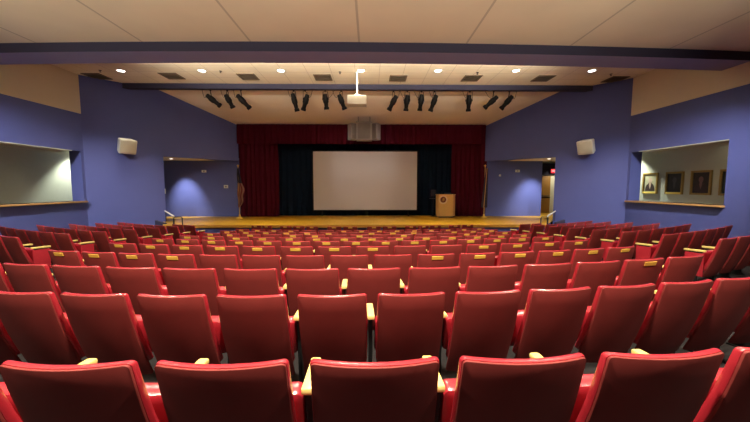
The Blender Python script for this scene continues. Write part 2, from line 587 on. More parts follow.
sr = thing('projection_screen', 'large blank pale grey projection screen on the stage', 'screen', (0, 17.1, 0))
a, b = at(313, 151.5, 17.1), at(416.5, 209.8, 17.1)
cx, cz, sw, sh = (a.x + b.x) / 2, (a.z + b.z) / 2, b.x - a.x, a.z - b.z
obj('screen_surface', box(B(), (cx, 0, cz), (sw, .02, sh)), M['screen'], sr)
bm = B()
for dx in (-1, 1):
    box(bm, (cx + dx * (sw / 2 + .03), -.005, cz), (.06, .05, sh + .12))
for dz in (-1, 1):
    box(bm, (cx, -.005, cz + dz * (sh / 2 + .03)), (sw, .05, .06))
obj('screen_frame', bm, M['black_metal'], sr)
for dx in (-1, 1):
    bm = box(B(), (cx + dx * sw * .42, .06, (STAGE + cz) / 2), (.05, .04, cz - STAGE), bevel=.006)
    box(bm, (cx + dx * sw * .42, .04, STAGE + .02), (.06, .22, .04), bevel=.006)
    obj('leg', bm, M['black_metal'], sr)

# ------------------------------------------------------------------ chairs
def back_slab(W, z0, z1, off, thick, curve, inset, corner, edge):
    """curved slab that leans back; off pushes it forward from the back's rear face"""
    bm = B()
    nU, nV = 10, 6
    z0i, z1i = z0 + inset, z1 - inset

    def pt(u, v, s):
        z = z0i + (z1i - z0i) * v
        lean = 0.31 * (BACK_H - z) - 0.05 * math.sin(PI * (z - z0) / (z1 - z0)) * .4
        w = (W - 2 * inset) * (1.0 - 0.015 * v)
        uu = u / 1.0
        th = thick * (1 - .28 * v ** 3)
        return Vector((u * w / 2, lean - curve * (1 - (uu * (W - 2 * inset) / W) ** 2) + off + s * th, z))
    g = {}
    for s in (0, 1):
        for j in range(nV + 1):
            for i in range(nU + 1):
                g[s, j, i] = bm.verts.new(pt(-1 + 2 * i / nU, j / nV, s))
    for j in range(nV):
        for i in range(nU):
            bm.faces.new((g[0, j, i], g[0, j, i + 1], g[0, j + 1, i + 1], g[0, j + 1, i]))
            bm.faces.new((g[1, j, i], g[1, j + 1, i], g[1, j + 1, i + 1], g[1, j, i + 1]))
    for i in range(nU):
        bm.faces.new((g[0, 0, i], g[1, 0, i], g[1, 0, i + 1], g[0, 0, i + 1]))
        bm.faces.new((g[0, nV, i], g[0, nV, i + 1], g[1, nV, i + 1], g[1, nV, i]))
    for j in range(nV):
        bm.faces.new((g[0, j, 0], g[0, j + 1, 0], g[1, j + 1, 0], g[1, j, 0]))
        bm.faces.new((g[0, j, nU], g[1, j, nU], g[1, j + 1, nU], g[0, j + 1, nU]))
    bm.edges.ensure_lookup_table()
    ce = []
    for i in (0, nU):
        for j in (0, nV):
            e = bm.edges.get((g[0, j, i], g[1, j, i]))
            ce.append(e)
    bmesh.ops.bevel(bm, geom=ce, offset=corner, segments=3, affect='EDGES', profile=0.5)
    bmesh.ops.recalc_face_normals(bm, faces=bm.faces)
    if edge:
        es = [e for e in bm.edges if len(e.link_faces) == 2 and e.calc_face_angle(0) > math.radians(50)]
        bmesh.ops.bevel(bm, geom=es, offset=edge, segments=2, affect='EDGES', profile=0.5, clamp_overlap=True)
    return bm


def soft_slab(W, depth, thick, M4, rnd=.035, crown=.02):
    bm = B()
    nU, nV = 8, 6
    top, bot = {}, {}
    for j in range(nV + 1):
        for i in range(nU + 1):
            u, v = -1 + 2 * i / nU, -1 + 2 * j / nV
            c = crown * (1 - u * u) * (1 - v * v)
            top[j, i] = bm.verts.new((u * W / 2, v * depth / 2, thick / 2 + c))
            bot[j, i] = bm.verts.new((u * W / 2, v * depth / 2, -thick / 2))
    for j in range(nV):
        for i in range(nU):
            bm.faces.new((top[j, i], top[j, i + 1], top[j + 1, i + 1], top[j + 1, i]))
            bm.faces.new((bot[j, i], bot[j + 1, i], bot[j + 1, i + 1], bot[j, i + 1]))
    for i in range(nU):
        bm.faces.new((top[0, i], bot[0, i], bot[0, i + 1], top[0, i + 1]))
        bm.faces.new((top[nV, i], top[nV, i + 1], bot[nV, i + 1], bot[nV, i]))
    for j in range(nV):
        bm.faces.new((top[j, 0], top[j + 1, 0], bot[j + 1, 0], bot[j, 0]))
        bm.faces.new((top[j, nU], bot[j, nU], bot[j + 1, nU], top[j + 1, nU]))
    ce = [bm.edges.get((top[j, i], bot[j, i])) for i in (0, nU) for j in (0, nV)]
    bmesh.ops.bevel(bm, geom=ce, offset=rnd, segments=3, affect='EDGES', profile=0.5)
    bmesh.ops.recalc_face_normals(bm, faces=bm.faces)
    es = [e for e in bm.edges if len(e.link_faces) == 2 and e.calc_face_angle(0) > math.radians(50)]
    bmesh.ops.bevel(bm, geom=es, offset=min(.018, thick * .3), segments=2, affect='EDGES', profile=0.5)
    bmesh.ops.transform(bm, matrix=M4, verts=bm.verts)
    return bm


def arm_bm(x):
    bm = box(B(), (x, .305, .640), (.054, .28, .032), bevel=.011)
    # the front end drops into a rounded nose
    for v in bm.verts:
        if v.co.y > .42:
            v.co.z -= .008
    return bm


def leg_bm(x):
    bm = B()
    poly(bm, [(x - .013, .20, 0.0), (x - .013, .46, 0.0), (x - .013, .46, .03), (x - .013, .385, .07), (x - .013, .39, .56), (x - .013, .42, .626),
              (x - .013, .2, .626), (x - .013, .235, .48), (x - .013, .26, .07), (x - .013, .2, .03)], (.026, 0, 0))
    box(bm, (x, .33, -.004), (.06, .28, .024))
    return bm


def make_chair_kit(pitch):
    W = pitch * .872
    k = {}
    k['backrest'] = obj('backrest', back_slab(W, .30, BACK_H, 0.010, .045, .04, 0, .02, .010), M['vinyl'])
    k['shell'] = obj('shell', back_slab(W, .18, BACK_H, 0.0, .018, .04, .005, .018, .004), M['shell'])
    cw = pitch - .062
    rot = Matrix.Translation((0, .29, .462)) @ Matrix.Rotation(math.radians(104), 4, 'X')
    k['seat'] = obj('seat', soft_slab(cw, .30, .08, rot), M['vinyl'])
    rot2 = Matrix.Translation((0, .345, .452)) @ Matrix.Rotation(math.radians(104), 4, 'X')
    k['seat_pan'] = obj('seat_pan', soft_slab(cw - .05, .27, .02, rot2, .03, 0), M['shell'])
    k['armrest'] = obj('armrest', arm_bm(-pitch / 2), M['armwood'])
    k['armrest_end'] = obj('armrest', arm_bm(pitch / 2), M['armwood'])
    k['leg'] = obj('leg', leg_bm(-pitch / 2), M['black_metal'])
    k['leg_end'] = obj('leg', leg_bm(pitch / 2), M['black_metal'])
    for key, sgn in (('panel_lo', -1), ('panel_hi', 1)):
        bm = box(B(), (sgn * (pitch / 2 + .002), .305, .40), (.034, .25, .40), bevel=.012)
        k[key] = obj('side_panel', bm, M['vinyl'])
    bm = B()
    z = BACK_H - .042
    box(bm, (0, 0.31 * (BACK_H - z) - .04 - .008, z), (pitch * .26, .008, .044), Matrix.Rotation(.31, 3, 'X'))
    k['number_plate'] = obj('number_plate', bm, M['brass'])
    for o in k.values():
        o['proto'] = 1
        COL.objects.unlink(o)
    return k


KITS = {}


def kit(p):
    p = round(p, 3)
    if p not in KITS:
        KITS[p] = make_chair_kit(p)
    return KITS[p]


def add_part(k, key, root):
    c = k[key].copy()
    if 'proto' in c:
        del c['proto']
    COL.objects.link(c)
    c.parent = root
    return c


ORD = ['zeroth', 'first', 'second', 'third', 'fourth', 'fifth', 'sixth', 'seventh', 'eighth', 'ninth', 'tenth', 'eleventh', 'twelfth',
       'thirteenth', 'fourteenth', 'fifteenth', 'sixteenth', 'seventeenth', 'eighteenth']


def chair_pose(d, x_arc, R):
    th = x_arc / R
    return R * math.sin(th), d + R * (1 - math.cos(th)), th


def in_frame(x, y, th, z, W, m):
    ok = False
    for lx in (-W / 2, W / 2):
        for lz in (.2, .5, .88):
            ly = .3 * (.88 - lz)
            p = Vector((x + lx * math.cos(th) - ly * math.sin(th), y + lx * math.sin(th) + ly * math.cos(th), z + lz))
            q = project(p)
            if q and -2 - m < q[0] < 752 + m and q[1] < 419:
                ok = True
    return ok


def row_d(n):
    return ROW_D[n - 1]


# seats without a brass plate, counted from the left of the picture in the centre block
NO_PLATE = {4: (200, 420), 5: (392, 465)}


def build_row(d, n, pitch, arcs, block, rowname, aisle_lo, aisle_hi, pitches=None, ends=()):
    todo = []
    for i, xa in enumerate(arcs):
        x, y, th = chair_pose(d, xa, 36.0 if n == 1 else RAD)
        fx, fy = x - .33 * math.sin(th), y + .33 * math.cos(th)
        z = floor_z(fx, fy) if n else floor_z(fx, fy)
        if in_frame(x, y, th, z, pitch, 45 if n == 1 else 0):
            todo.append((i, x, y, th, z))
    for k, (i, x, y, th, z) in enumerate(todo):
        K = kit(pitches[i] if pitches else pitch)
        label = 'red tip-up chair, %s from the left in the %s, %s' % (ORD[k + 1], block, rowname)
        r = thing('auditorium_chair', label, 'chair', (x, y, z), th, 'red auditorium chairs, ' + block)
        for key in ('backrest', 'shell', 'armrest', 'leg'):
            add_part(K, key, r)
        s = add_part(K, 'seat', r)
        add_part(K, 'seat_pan', s)
        if i == len(arcs) - 1 or i in ends:
            add_part(K, 'armrest_end', r)
            add_part(K, 'leg_end', r)
            if aisle_hi and i == len(arcs) - 1:
                add_part(K, 'panel_hi', r)
        if i == 0 and aisle_lo:
            add_part(K, 'panel_lo', r)
        px = project((x, y, z + .86))[0]
        plate = n >= 4 or n == 0
        if n in NO_PLATE and block == 'centre block' and NO_PLATE[n][0] < px < NO_PLATE[n][1]:
            plate = False
        if n == 3 and 620 < px < 668:
            plate = True
        if n >= 8 and random.random() < .12:
            plate = False
        if block != 'centre block':
            plate = False
        if plate:
            add_part(K, 'number_plate', r)
    return len(todo)


total = 0
for n in range(1, 11):
    cnt, pitch = (14, .602 if n == 1 else .59) if n % 2 else (15, .545)
    sh = -.022 if n == 1 else .01 if n % 2 else .03
    arcs = [(-(cnt - 2) / 2 + i) * pitch + sh for i in range(cnt)]
    name = 'nearest row' if n == 1 else ORD[n] + ' nearest row'
    total += build_row(row_d(n), n, pitch, arcs, 'centre block', name, True, True)
arcs, pitches, ends = [], [], set()
for xa, xb, cnt in ((246.5, 270.5, 2), (278, 319, 3), (326.5, 358.5, 2), (366, 397.5, 2), (404.5, 443.5, 3), (450.5, 480, 2)):
    ga, gb = at(xa, 227, 11.6).x, at(xb, 227, 11.6).x
    p = round((gb - ga) / cnt, 2)
    for k in range(cnt):
        arcs.append((ga + gb) / 2 + (k - (cnt - 1) / 2) * p)
        pitches.append(p)
    ends.add(len(arcs) - 1)
total += build_row(11.45, 0, .55, arcs, 'centre block', 'front row by the stage', True, True, pitches, ends)
rows_seen = {-1: 0, 1: 0}
for n in range(2, 12):
    for s, block in ((-1, 'left block'), (1, 'right block')):
        pitch, cnt = .6, (2 if n == 11 else 6)
        a0 = RAD * math.asin((6.2 if s > 0 else 5.87) / RAD) + pitch / 2
        arcs = [s * (a0 + i * pitch) for i in range(cnt)]
        arcs.sort()
        rn = rows_seen[s] + 1
        nm = 'nearest row' if rn == 1 else ORD[rn] + ' nearest row'
        c = build_row(row_d(n), n, pitch, arcs, block, nm, s > 0, s < 0)
        if c:
            rows_seen[s] += 1
        total += c
print('chairs', total)

# ------------------------------------------------------------------ ceiling fittings
def downlight(px, py, label):
    p = at_z(px, py, CEIL)
    t = thing('recessed_downlight', label, 'ceiling light', (p.x, p.y, CEIL), 0, 'recessed ceiling lights')
    bm = lathe(B(), [(.12, -.004), (.15, -.014), (.17, -.006), (.17, .0), (.12, .0), (.12, -.004)], 28)
    obj('trim_ring', bm, M['white'], t)
    obj('lens', lathe(B(), [(0, -.012), (.09, -.011), (.12, -.003), (.12, .0), (0, .0)], 28), M['lens'], t)
    spot('downlight_lamp', (p.x, p.y, CEIL - .03), (p.x, p.y - .6, 0), 900 if abs(p.x) < 7.5 else 450, 90, 0.8, radius=.07)


dl = [121, 202, 281, 361, 438, 516, 592]
for i, px in enumerate(dl):
    txt = ['round recessed ceiling light, leftmost of the row of seven', 'round recessed ceiling light, second from the left of seven', 'round recessed ceiling light, third from the left of seven',
           'round recessed ceiling light beside the projector pole', 'round recessed ceiling light, third from the right of seven', 'round recessed ceiling light, second from the right of seven',
           'round recessed ceiling light, rightmost of the row of seven'][i]
    downlight(px, 70.8, txt)


def vent(px, py, label):
    p = at_z(px, py, CEIL)
    t = thing('ceiling_vent', label, 'vent', (p.x, p.y, CEIL), 0, 'square ceiling vents')
    bm = B()
    s = .34
    for dx in (-1, 1):
        box(bm, (dx * (s - .03), 0, -.012), (.06, 2 * s, .024))
        box(bm, (0, dx * (s - .03), -.012), (2 * s - .12, .06, .024))
    obj('frame', bm, M['ventmetal'], t)
    obj('opening', box(B(), (0, 0, -.004), (2 * s - .1, 2 * s - .1, .008)), M['ventdark'], t)
    bm = B()
    for k in range(4):
        box(bm, (0, -.2 + .135 * k, -.016), (2 * s - .14, .05, .006), Matrix.Rotation(.7, 3, 'X'))
    obj('louvres', bm, M['ventmetal'], t)


vp = [(97, 76), (172, 75.8), (248, 76.5), (323, 77.2), (398, 78), (471.5, 78), (543, 78.2), (615, 79.2)]
vl = ['square ceiling vent, leftmost of the row of eight', 'square ceiling vent, second from the left of eight', 'square ceiling vent, third from the left of eight', 'square ceiling vent just left of the projector pole',
      'square ceiling vent just right of the projector pole', 'square ceiling vent, third from the right of eight', 'square ceiling vent, second from the right of eight', 'square ceiling vent, rightmost of the row of eight']
for (px, py), l in zip(vp, vl):
    vent(px, py, l)

sp = [(100, 70.3), (220.5, 71), (340, 72), (477.5, 72.5), (611, 74)]
sl = ['small dark sprinkler head left of the leftmost ceiling light', 'small dark sprinkler head between second and third ceiling lights from the left', 'small dark sprinkler head left of the projector pole',
      'small dark sprinkler head between fifth and sixth ceiling lights from the left', 'small dark sprinkler head right of the rightmost ceiling light']
for (px, py), l in zip(sp, sl):
    p = at_z(px, py, CEIL)
    bm = lathe(B(), [(0, -.07), (.035, -.068), (.035, -.06), (.012, -.055), (.012, -.02), (.045, -.012), (.05, 0), (0, 0)], 14)
    o = obj('sprinkler_head', bm, M['dark_metal'], loc=(p.x, p.y, CEIL))
    tag(o, l, 'sprinkler', 'ceiling sprinkler heads')

# projector on a ceiling pole
pa, pb = at(347, 94.5, 11.9), at(366.5, 104, 11.9)
pj = thing('ceiling_projector', 'white projector hanging on a pole from the ceiling', 'projector', ((pa.x + pb.x) / 2, 12.15, pb.z))
w, h = pb.x - pa.x, pa.z - pb.z
obj('body', box(B(), (0, 0, h / 2), (w, .5, h), bevel=.04), M['white'], pj)
bm = box(B(), (0, -.252, h * .5), (w * .8, .006, h * .55), bevel=.002)
obj('rear_panel', bm, M['white'], pj)
obj('lens', cyl(B(), (.1, .24, h / 2), (.1, .33, h / 2), .075, .07, 20), M['glass'], pj)
bm = B()
for k in range(6):
    box(bm, (-w / 2 - .001, -.15 + .05 * k, h / 2), (.006, .02, h * .5))
obj('side_vent', bm, M['greylight'], pj)
bm = lathe(B(), [(0, h + .11), (.035, h + .11), (.035, h + .09), (.2, h + .015), (.2, h - .005), (0, h - .005)], 4)
obj('mount_plate', bm, M['white'], pj)
obj('pole', cyl(B(), (0, 0, h + .1), (0, 0, CEIL - pb.z), .03, seg=16), M['white'], pj)
obj('ceiling_flange', cyl(B(), (0, 0, CEIL - pb.z - .03), (0, 0, CEIL - pb.z), .06, seg=20), M['white'], pj)

# centre loudspeaker cluster under the stage ceiling
ca, cb = at(349, 121.5, 15.95), at(379, 140, 15.95)
cw, ch = cb.x - ca.x, ca.z - cb.z
cl = thing('speaker_cluster', 'large grey loudspeaker cluster hanging above the projection screen', 'speaker', ((ca.x + cb.x) / 2, 15.95, cb.z))
mw = cw * .53
obj('cabinet', box(B(), (0, .25, ch / 2), (mw, .5, ch * 1.02), bevel=.03), M['greylight'], cl)
obj('grille', box(B(), (0, -.004, ch * .5), (mw * .76, .03, ch * .86), bevel=.01), M['grey'], cl)
for s in (-1, 1):
    rot = Matrix.Rotation(-s * math.radians(32), 3, 'Z')
    c = Vector((s * (mw / 2 + cw * .11), .27, ch * .49))
    sd = obj('side_speaker', box(B(), c, (cw * .28, .4, ch * .9), rot, bevel=.02), M['greylight'], cl)
    obj('grille', box(B(), c + rot @ Vector((0, -.2, 0)), (cw * .22, .02, ch * .8), rot, bevel=.005), M['grey'], sd)
bm = B()
for s in (-1, 1):
    cyl(bm, (s * .3, .25, ch), (s * .3, .25, 5.98 - cb.z), .012, seg=8)
obj('hanging_rods', bm, M['dark_metal'], cl)


# wall loudspeakers
def wall_speaker(px0, py0, px1, py1, s, label):
    # on the splayed wall
    pxm, pym = (px0 + px1) / 2, (py0 + py1) / 2
    best = None
    for k in range(400):
        t = k * .01
        q = project((s * (HALFS[s] - t), CORN + t, 3.8))
        if best is None or abs(q[0] - pxm) < best[0]:
            best = (abs(q[0] - pxm), t)
    t = best[1]
    base = Vector((s * (HALFS[s] - t), CORN + t, 0))
    nrm = Vector((-s, -1, 0)).normalized()
    c = base + nrm * .38
    zt, zb = at(pxm, py0, c.y).z, at(pxm, py1, c.y).z
    t_ = thing('wall_speaker', label, 'speaker', (base.x, base.y, (zt + zb) / 2), math.atan2(nrm.x, -nrm.y), 'white wall speakers')
    h = zt - zb
    R = Matrix.Rotation(math.radians(-s * 13), 3, 'Z') @ Matrix.Rotation(math.radians(20), 3, 'X')
    o = Vector((0, -.36, .0))
    bm = B()
    # cabinet tapering towards the wall
    vs = []
    for yy, ww, hh in ((-.2, .62, h * .88), (.2, .46, h * .8)):
        vs.append([bm.verts.new(R @ Vector((x * ww / 2, yy, z * hh / 2)) + o) for x, z in ((-1, -1), (1, -1), (1, 1), (-1, 1))])
    bm.faces.new(vs[0]); bm.faces.new(vs[1][::-1])
    for k in range(4):
        bm.faces.new((vs[0][k], vs[0][(k + 1) % 4], vs[1][(k + 1) % 4], vs[1][k]))
    bmesh.ops.bevel(bm, geom=bm.edges[:], offset=.02, segments=2, affect='EDGES')
    obj('cabinet', bm, M['white'], t_)
    obj('grille', box(B(), R @ Vector((0, -.205, 0)) + o, (.55, .025, h * .78), R, bevel=.01), M['cream'], t_)
    bm = box(B(), (0, -.01, 0), (.18, .02, .22), bevel=.004)
    cyl(bm, (0, 0, 0), R @ Vector((0, .2, 0)) + o, .03)
    obj('bracket', bm, M['dark_metal'], t_)


wall_speaker(116.5, 137.5, 134, 154, -1, 'white loudspeaker on the blue wall left of the stage')
wall_speaker(579.5, 138.5, 597, 154.5, 1, 'white loudspeaker on the blue wall right of the stage')

# stage lights on a pipe behind the second soffit
PIPE_Y, PIPE_Z = 14.1, 6.64
pipe = tag(obj('lighting_pipe', cyl(B(), (-7.5, PIPE_Y, PIPE_Z), (7.5, PIPE_Y, PIPE_Z), .03, seg=12), M['black_metal']), 'long black pipe under the ceiling carrying the stage lights', 'pipe')
def stage_light(pt, pb, label):
    """pt, pb: pixels of the lamp's rear and front end"""
    A, Bp = at(pt[0], pt[1], PIPE_Y + .05), at(pb[0], pb[1], PIPE_Y + .25)
    mid = A.lerp(Bp, .38)
    t = thing('stage_light', label, 'stage light', (mid.x, PIPE_Y, PIPE_Z), 0, 'black stage lights on the pipe')
    o = Vector(t.location)
    d = (Bp - A)
    L = d.length
    q = d.to_track_quat('Z', 'Y').to_matrix().to_4x4()
    mat = Matrix.Translation(A - o) @ q
    bm = lathe(B(), [(0, 0), (.075, 0), (.095, .03), (.1, .2 * L), (.125, .26 * L), (.125, .5 * L), (.095, .58 * L), (.085, .8 * L), (.11, .84 * L), (.115, .97 * L), (.09, .97 * L), (.085, .9 * L), (0, .9 * L)], 18, mat)
    body = obj('lamp_body', bm, M['black_metal'], t)
    obj('lens', lathe(B(), [(0, .905 * L), (.083, .905 * L), (.06, .93 * L), (0, .94 * L)], 18, mat), M['glass'], body)
    m = mid - o
    # yoke
    side = Vector((0, 1, 0)) if abs(d.x) > .25 else Vector((1, 0, 0))
    side = d.cross(Vector((0, 0, 1))).normalized() if d.cross(Vector((0, 0, 1))).length > .05 else Vector((1, 0, 0))
    bm = B()
    topz = -.08
    pts = [m - side * .14, m - side * .15 + Vector((0, 0, .03)), Vector((-side.x * .1, -side.y * .1, topz)), Vector((side.x * .1, side.y * .1, topz)), m + side * .15 + Vector((0, 0, .03)), m + side * .14]
    tube(bm, pts, .014, 6)
    obj('yoke', bm, M['black_metal'], t)
    bm = box(B(), (0, 0, -.01), (.06, .09, .1), bevel=.012)
    cyl(bm, (0, 0, -.09), (0, 0, -.04), .02)
    obj('clamp', bm, M['black_metal'], t)
    bm = B()
    e = A - o
    dx = random.choice((-1, 1)) * random.uniform(.25, .4)
    pts = []
    for k in range(13):
        f = k / 12
        p = e.lerp(Vector((dx, 0, -.02)), f)
        p.z -= .22 * math.sin(PI * f) * random.uniform(.95, 1.05)
        pts.append(p)
    tube(bm, pts, .009, 6)
    obj('power_cable', bm, M['black_metal'], t)


L3 = 'black stage light, %s of the three at the left end of the pipe'
stage_light((206.5, 95), (221, 106.5), L3 % 'left one')
stage_light((225.5, 94.5), (233.5, 108.5), L3 % 'middle one')
stage_light((237, 95), (250.5, 109), L3 % 'right one')
stage_light((292.5, 93.5), (297.5, 112), 'black stage light, first from the left of the four left of the projector')
stage_light((307.5, 94.5), (303, 111), 'black stage light, second from the left of the four left of the projector')
stage_light((325, 94), (326.8, 110), 'black stage light, third from the left of the four left of the projector')
stage_light((339, 94.5), (345, 110), 'black stage light, nearest to the projector on its left')
stage_light((396.5, 95.5), (388.5, 111), 'black stage light, first of the four right of the projector')
stage_light((407.5, 95), (405.8, 111.5), 'black stage light, second of the four right of the projector')
stage_light((422, 94.5), (419.5, 111.5), 'black stage light, third of the four right of the projector')
stage_light((436.5, 95), (430, 112), 'black stage light, fourth of the four right of the projector')
L4 = 'black stage light, %s of the three at the right end of the pipe'
stage_light((469.3, 95), (468.2, 112), L4 % 'left one')
stage_light((497.5, 96.5), (484, 108.5), L4 % 'middle one')
stage_light((512.5, 96), (500.5, 109.5), L4 % 'right one')

# ------------------------------------------------------------------ lectern
lp = at(446, 217.3, 16.3)
le = thing('lectern', 'honey-coloured wooden lectern with a round seal on stage', 'lectern', (lp.x, 16.36, STAGE))
lw = at(455.2, 205, 16.3).x - at(437, 205, 16.3).x
lh = at(446, 194.5, 16.3).z - STAGE
bm = B()
prof = [(-lw / 2, 0), (-lw / 2 + .06, -.26), (lw / 2 - .2, -.26), (lw / 2, -.02), (lw / 2, .3), (-lw / 2, .3)]
poly(bm, [(x, y, .06) for x, y in prof], (0, 0, lh - .1))
bmesh.ops.bevel(bm, geom=bm.edges[:], offset=.012, segments=2, affect='EDGES')
obj('body', bm, M['lectern'], le)
bm = poly(B(), [(x * .96, y * .96, 0) for x, y in prof], (0, 0, .06))
obj('plinth', bm, M['dark_metal'], le)
bm = poly(B(), [(x * 1.03, y * 1.03 - .01, lh - .04) for x, y in prof], (0, 0, .05))
obj('top', bm, M['lectern'], le)
ex, ez = at(442.7, 199.6, 16.2).x - lp.x, at(442.7, 199.6, 16.2).z - STAGE
R90 = Matrix.Rotation(PI / 2, 4, 'X')
emb = Matrix.Translation((ex, -.26, ez)) @ R90
M['seal_rim'] = material('pale_seal_rim', (0.75, 0.62, 0.42), 0.5, noise=0.05)
M['seal_red'] = material('dark_red_seal_field', (0.16, 0.03, 0.02), 0.5, noise=0.1)
se = obj('seal', lathe(B(), [(0, 0), (.23, 0), (.23, .02), (.22, .03), (.155, .03), (.155, .02), (0, .02)], 32, emb), M['seal_rim'], le)
obj('seal_field', lathe(B(), [(0, .02), (.155, .02), (.15, .032), (0, .034)], 32, emb), M['seal_red'], se)
bm = B()
box(bm, (ex + .015, -.297, ez + .02), (.11, .01, .11), Matrix.Rotation(.4, 3, 'Y'), bevel=.003)
box(bm, (ex - .02, -.297, ez - .06), (.1, .01, .03), bevel=.003)
obj('seal_crest', bm, M['gold'], se)
bm = box(B(), (.12, .05, lh + .03), (.34, .24, .02), Matrix.Rotation(.3, 3, 'X'), bevel=.004)
obj('reading_shelf', bm, M['dark_metal'], le)
mic = thing('gooseneck_microphone', 'thin black gooseneck microphone standing on the lectern top', 'microphone', (lp.x - .22, 16.5, STAGE + lh + .01))
obj('base', cyl(B(), (0, 0, 0), (0, 0, .02), .05), M['black_metal'], mic)
obj('neck', tube(B(), [(0, 0, .02), (0, .01, .1), (.03, .06, .14), (.05, .12, .13)], .008), M['black_metal'], mic)
obj('capsule', cyl(B(), (.05, .12, .13), (.06, .17, .11), .016, .018), M['black_metal'], mic)
# small monitor on an arm stand left of the lectern
mo = thing('monitor_stand', 'dark monitor on a slim stand just left of the lectern', 'monitor', (at(433.2, 217, 16.85).x, 16.9, STAGE))
mz = at(433.5, 193, 16.9).z - STAGE
bm = lathe(B(), [(0, 0), (.15, 0), (.15, .015), (.05, .04), (.02, .06), (0, .06)], 20)
obj('base', bm, M['black_metal'], mo)
obj('pole', cyl(B(), (0, 0, .05), (0, 0, mz), .018), M['black_metal'], mo)
obj('screen', box(B(), (0, -.03, mz), (.3, .04, .36), bevel=.01), M['glass'], mo)
obj('shelf', box(B(), (0, -.05, mz - .3), (.38, .26, .02), bevel=.005), M['dark_metal'], mo)


# small dark slatted panels on the stage front, seen through the gaps of the front row
for px, lab in ((322.8, 'small dark panel on the stage front, below the left part of the screen'), (362, 'small dark panel on the stage front, below the middle of the screen'), (401, 'small dark panel on the stage front, below the right part of the screen')):
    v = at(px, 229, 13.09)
    t = thing('stage_panel', lab, 'vent', (v.x, 13.085, .56), 0, 'stage front panels')
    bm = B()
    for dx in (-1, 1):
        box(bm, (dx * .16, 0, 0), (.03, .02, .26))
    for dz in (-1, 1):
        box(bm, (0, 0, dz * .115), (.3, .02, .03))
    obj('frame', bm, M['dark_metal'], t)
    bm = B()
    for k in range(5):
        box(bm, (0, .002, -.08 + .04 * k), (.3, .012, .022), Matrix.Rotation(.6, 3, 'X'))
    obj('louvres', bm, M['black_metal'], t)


# ------------------------------------------------------------------ flags
def stripe_flag_material():
    m = material('striped_flag_cloth', (0.5, 0.05, 0.05), 0.8, noise=0.05)
    nt = m.node_tree
    b = nt.nodes['Principled BSDF']
    at_ = nt.nodes.new('ShaderNodeUVMap')
    sep = nt.nodes.new('ShaderNodeSeparateXYZ')
    nt.links.new(at_.outputs[0], sep.inputs[0])
    mul = nt.nodes.new('ShaderNodeMath'); mul.operation = 'MULTIPLY'; mul.inputs[1].default_value = 6.5
    fr = nt.nodes.new('ShaderNodeMath'); fr.operation = 'FRACT'
    lt = nt.nodes.new('ShaderNodeMath'); lt.operation = 'LESS_THAN'; lt.inputs[1].default_value = .5
    nt.links.new(sep.outputs[0], mul.inputs[0]); nt.links.new(mul.outputs[0], fr.inputs[0]); nt.links.new(fr.outputs[0], lt.inputs[0])
    mix = nt.nodes.new('ShaderNodeMix'); mix.data_type = 'RGBA'
    mix.inputs[6].default_value = (.38, .27, .22, 1); mix.inputs[7].default_value = (.24, .03, .035, 1)
    nt.links.new(lt.outputs[0], mix.inputs[0])
    gt = nt.nodes.new('ShaderNodeMath'); gt.operation = 'GREATER_THAN'; gt.inputs[1].default_value = .62
    nt.links.new(sep.outputs[1], gt.inputs[0])
    mix2 = nt.nodes.new('ShaderNodeMix'); mix2.data_type = 'RGBA'
    mix2.inputs[7].default_value = (.02, .022, .06, 1)
    nt.links.new(mix.outputs[2], mix2.inputs[6]); nt.links.new(gt.outputs[0], mix2.inputs[0])
    nt.links.new(mix2.outputs[2], b.inputs['Base Color'])
    return m


M['stripes'] = stripe_flag_material()
M['darkflag'] = material('dark_blue_flag_cloth', (0.02, 0.02, 0.05), 0.8, noise=0.3, scale=6)
M['fringe'] = material('gold_fringe', (0.5, 0.34, 0.12), 0.6, noise=0.2)


def flag(px, ytop, ybase, side, mat, label, profile, fringe=False):
    Y = 15.85
    base = at(px, ybase, Y)
    top = at(px, ytop, Y).z - STAGE
    t = thing('flag_on_pole', label, 'flag', (base.x, Y, STAGE), 0, 'stage flags')
    obj('base', lathe(B(), [(0, 0), (.17, 0), (.17, .03), (.12, .06), (.05, .1), (.035, .2), (0, .2)], 24), M['brass'], t)
    obj('pole', cyl(B(), (0, 0, .1), (0, 0, top - .12), .016), M['lectern'], t)
    obj('finial', lathe(B(), [(0, top - .13), (.05, top - .12), (.02, top - .09), (.06, top - .05), (.0, top)], 14), M['brass'], t)
    bm = B()
    uv = bm.loops.layers.uv.new('uv')
    nz, nu = 30, 36
    g = []
    for j in range(nz + 1):
        v = j / nz
        zz, w, cxo = profile(v)
        row = []
        for i in range(nu + 1):
            u = i / nu
            ang = 2 * PI * u * 4
            row.append(bm.verts.new((cxo + side * (w * u - .02) + .015 * math.sin(ang * 1.1), -.04 - .06 * math.sin(ang) * min(1, w / .2), zz * top)))
        g.append(row)
    for j in range(nz):
        for i in range(nu):
            f = bm.faces.new((g[j][i], g[j][i + 1], g[j + 1][i + 1], g[j + 1][i]))
            for lp_, (jj, ii) in zip(f.loops, ((j, i), (j, i + 1), (j + 1, i + 1), (j + 1, i))):
                lp_[uv].uv = (ii / nu, jj / nz)
    r = bmesh.ops.extrude_face_region(bm, geom=bm.faces[:])
    bmesh.ops.translate(bm, verts=[q for q in r['geom'] if isinstance(q, bmesh.types.BMVert)], vec=(0, .008, 0))
    cloth = obj('cloth', bm, mat, t)
    if fringe:
        bm = B()
        pts = [profile(j / 20) for j in range(21)]
        tube(bm, [(c + side * (w - .02) * .55, -.11, z * top) for z, w, c in pts], .016, 6)
        obj('fringe', bm, M['fringe'], cloth)
    return t


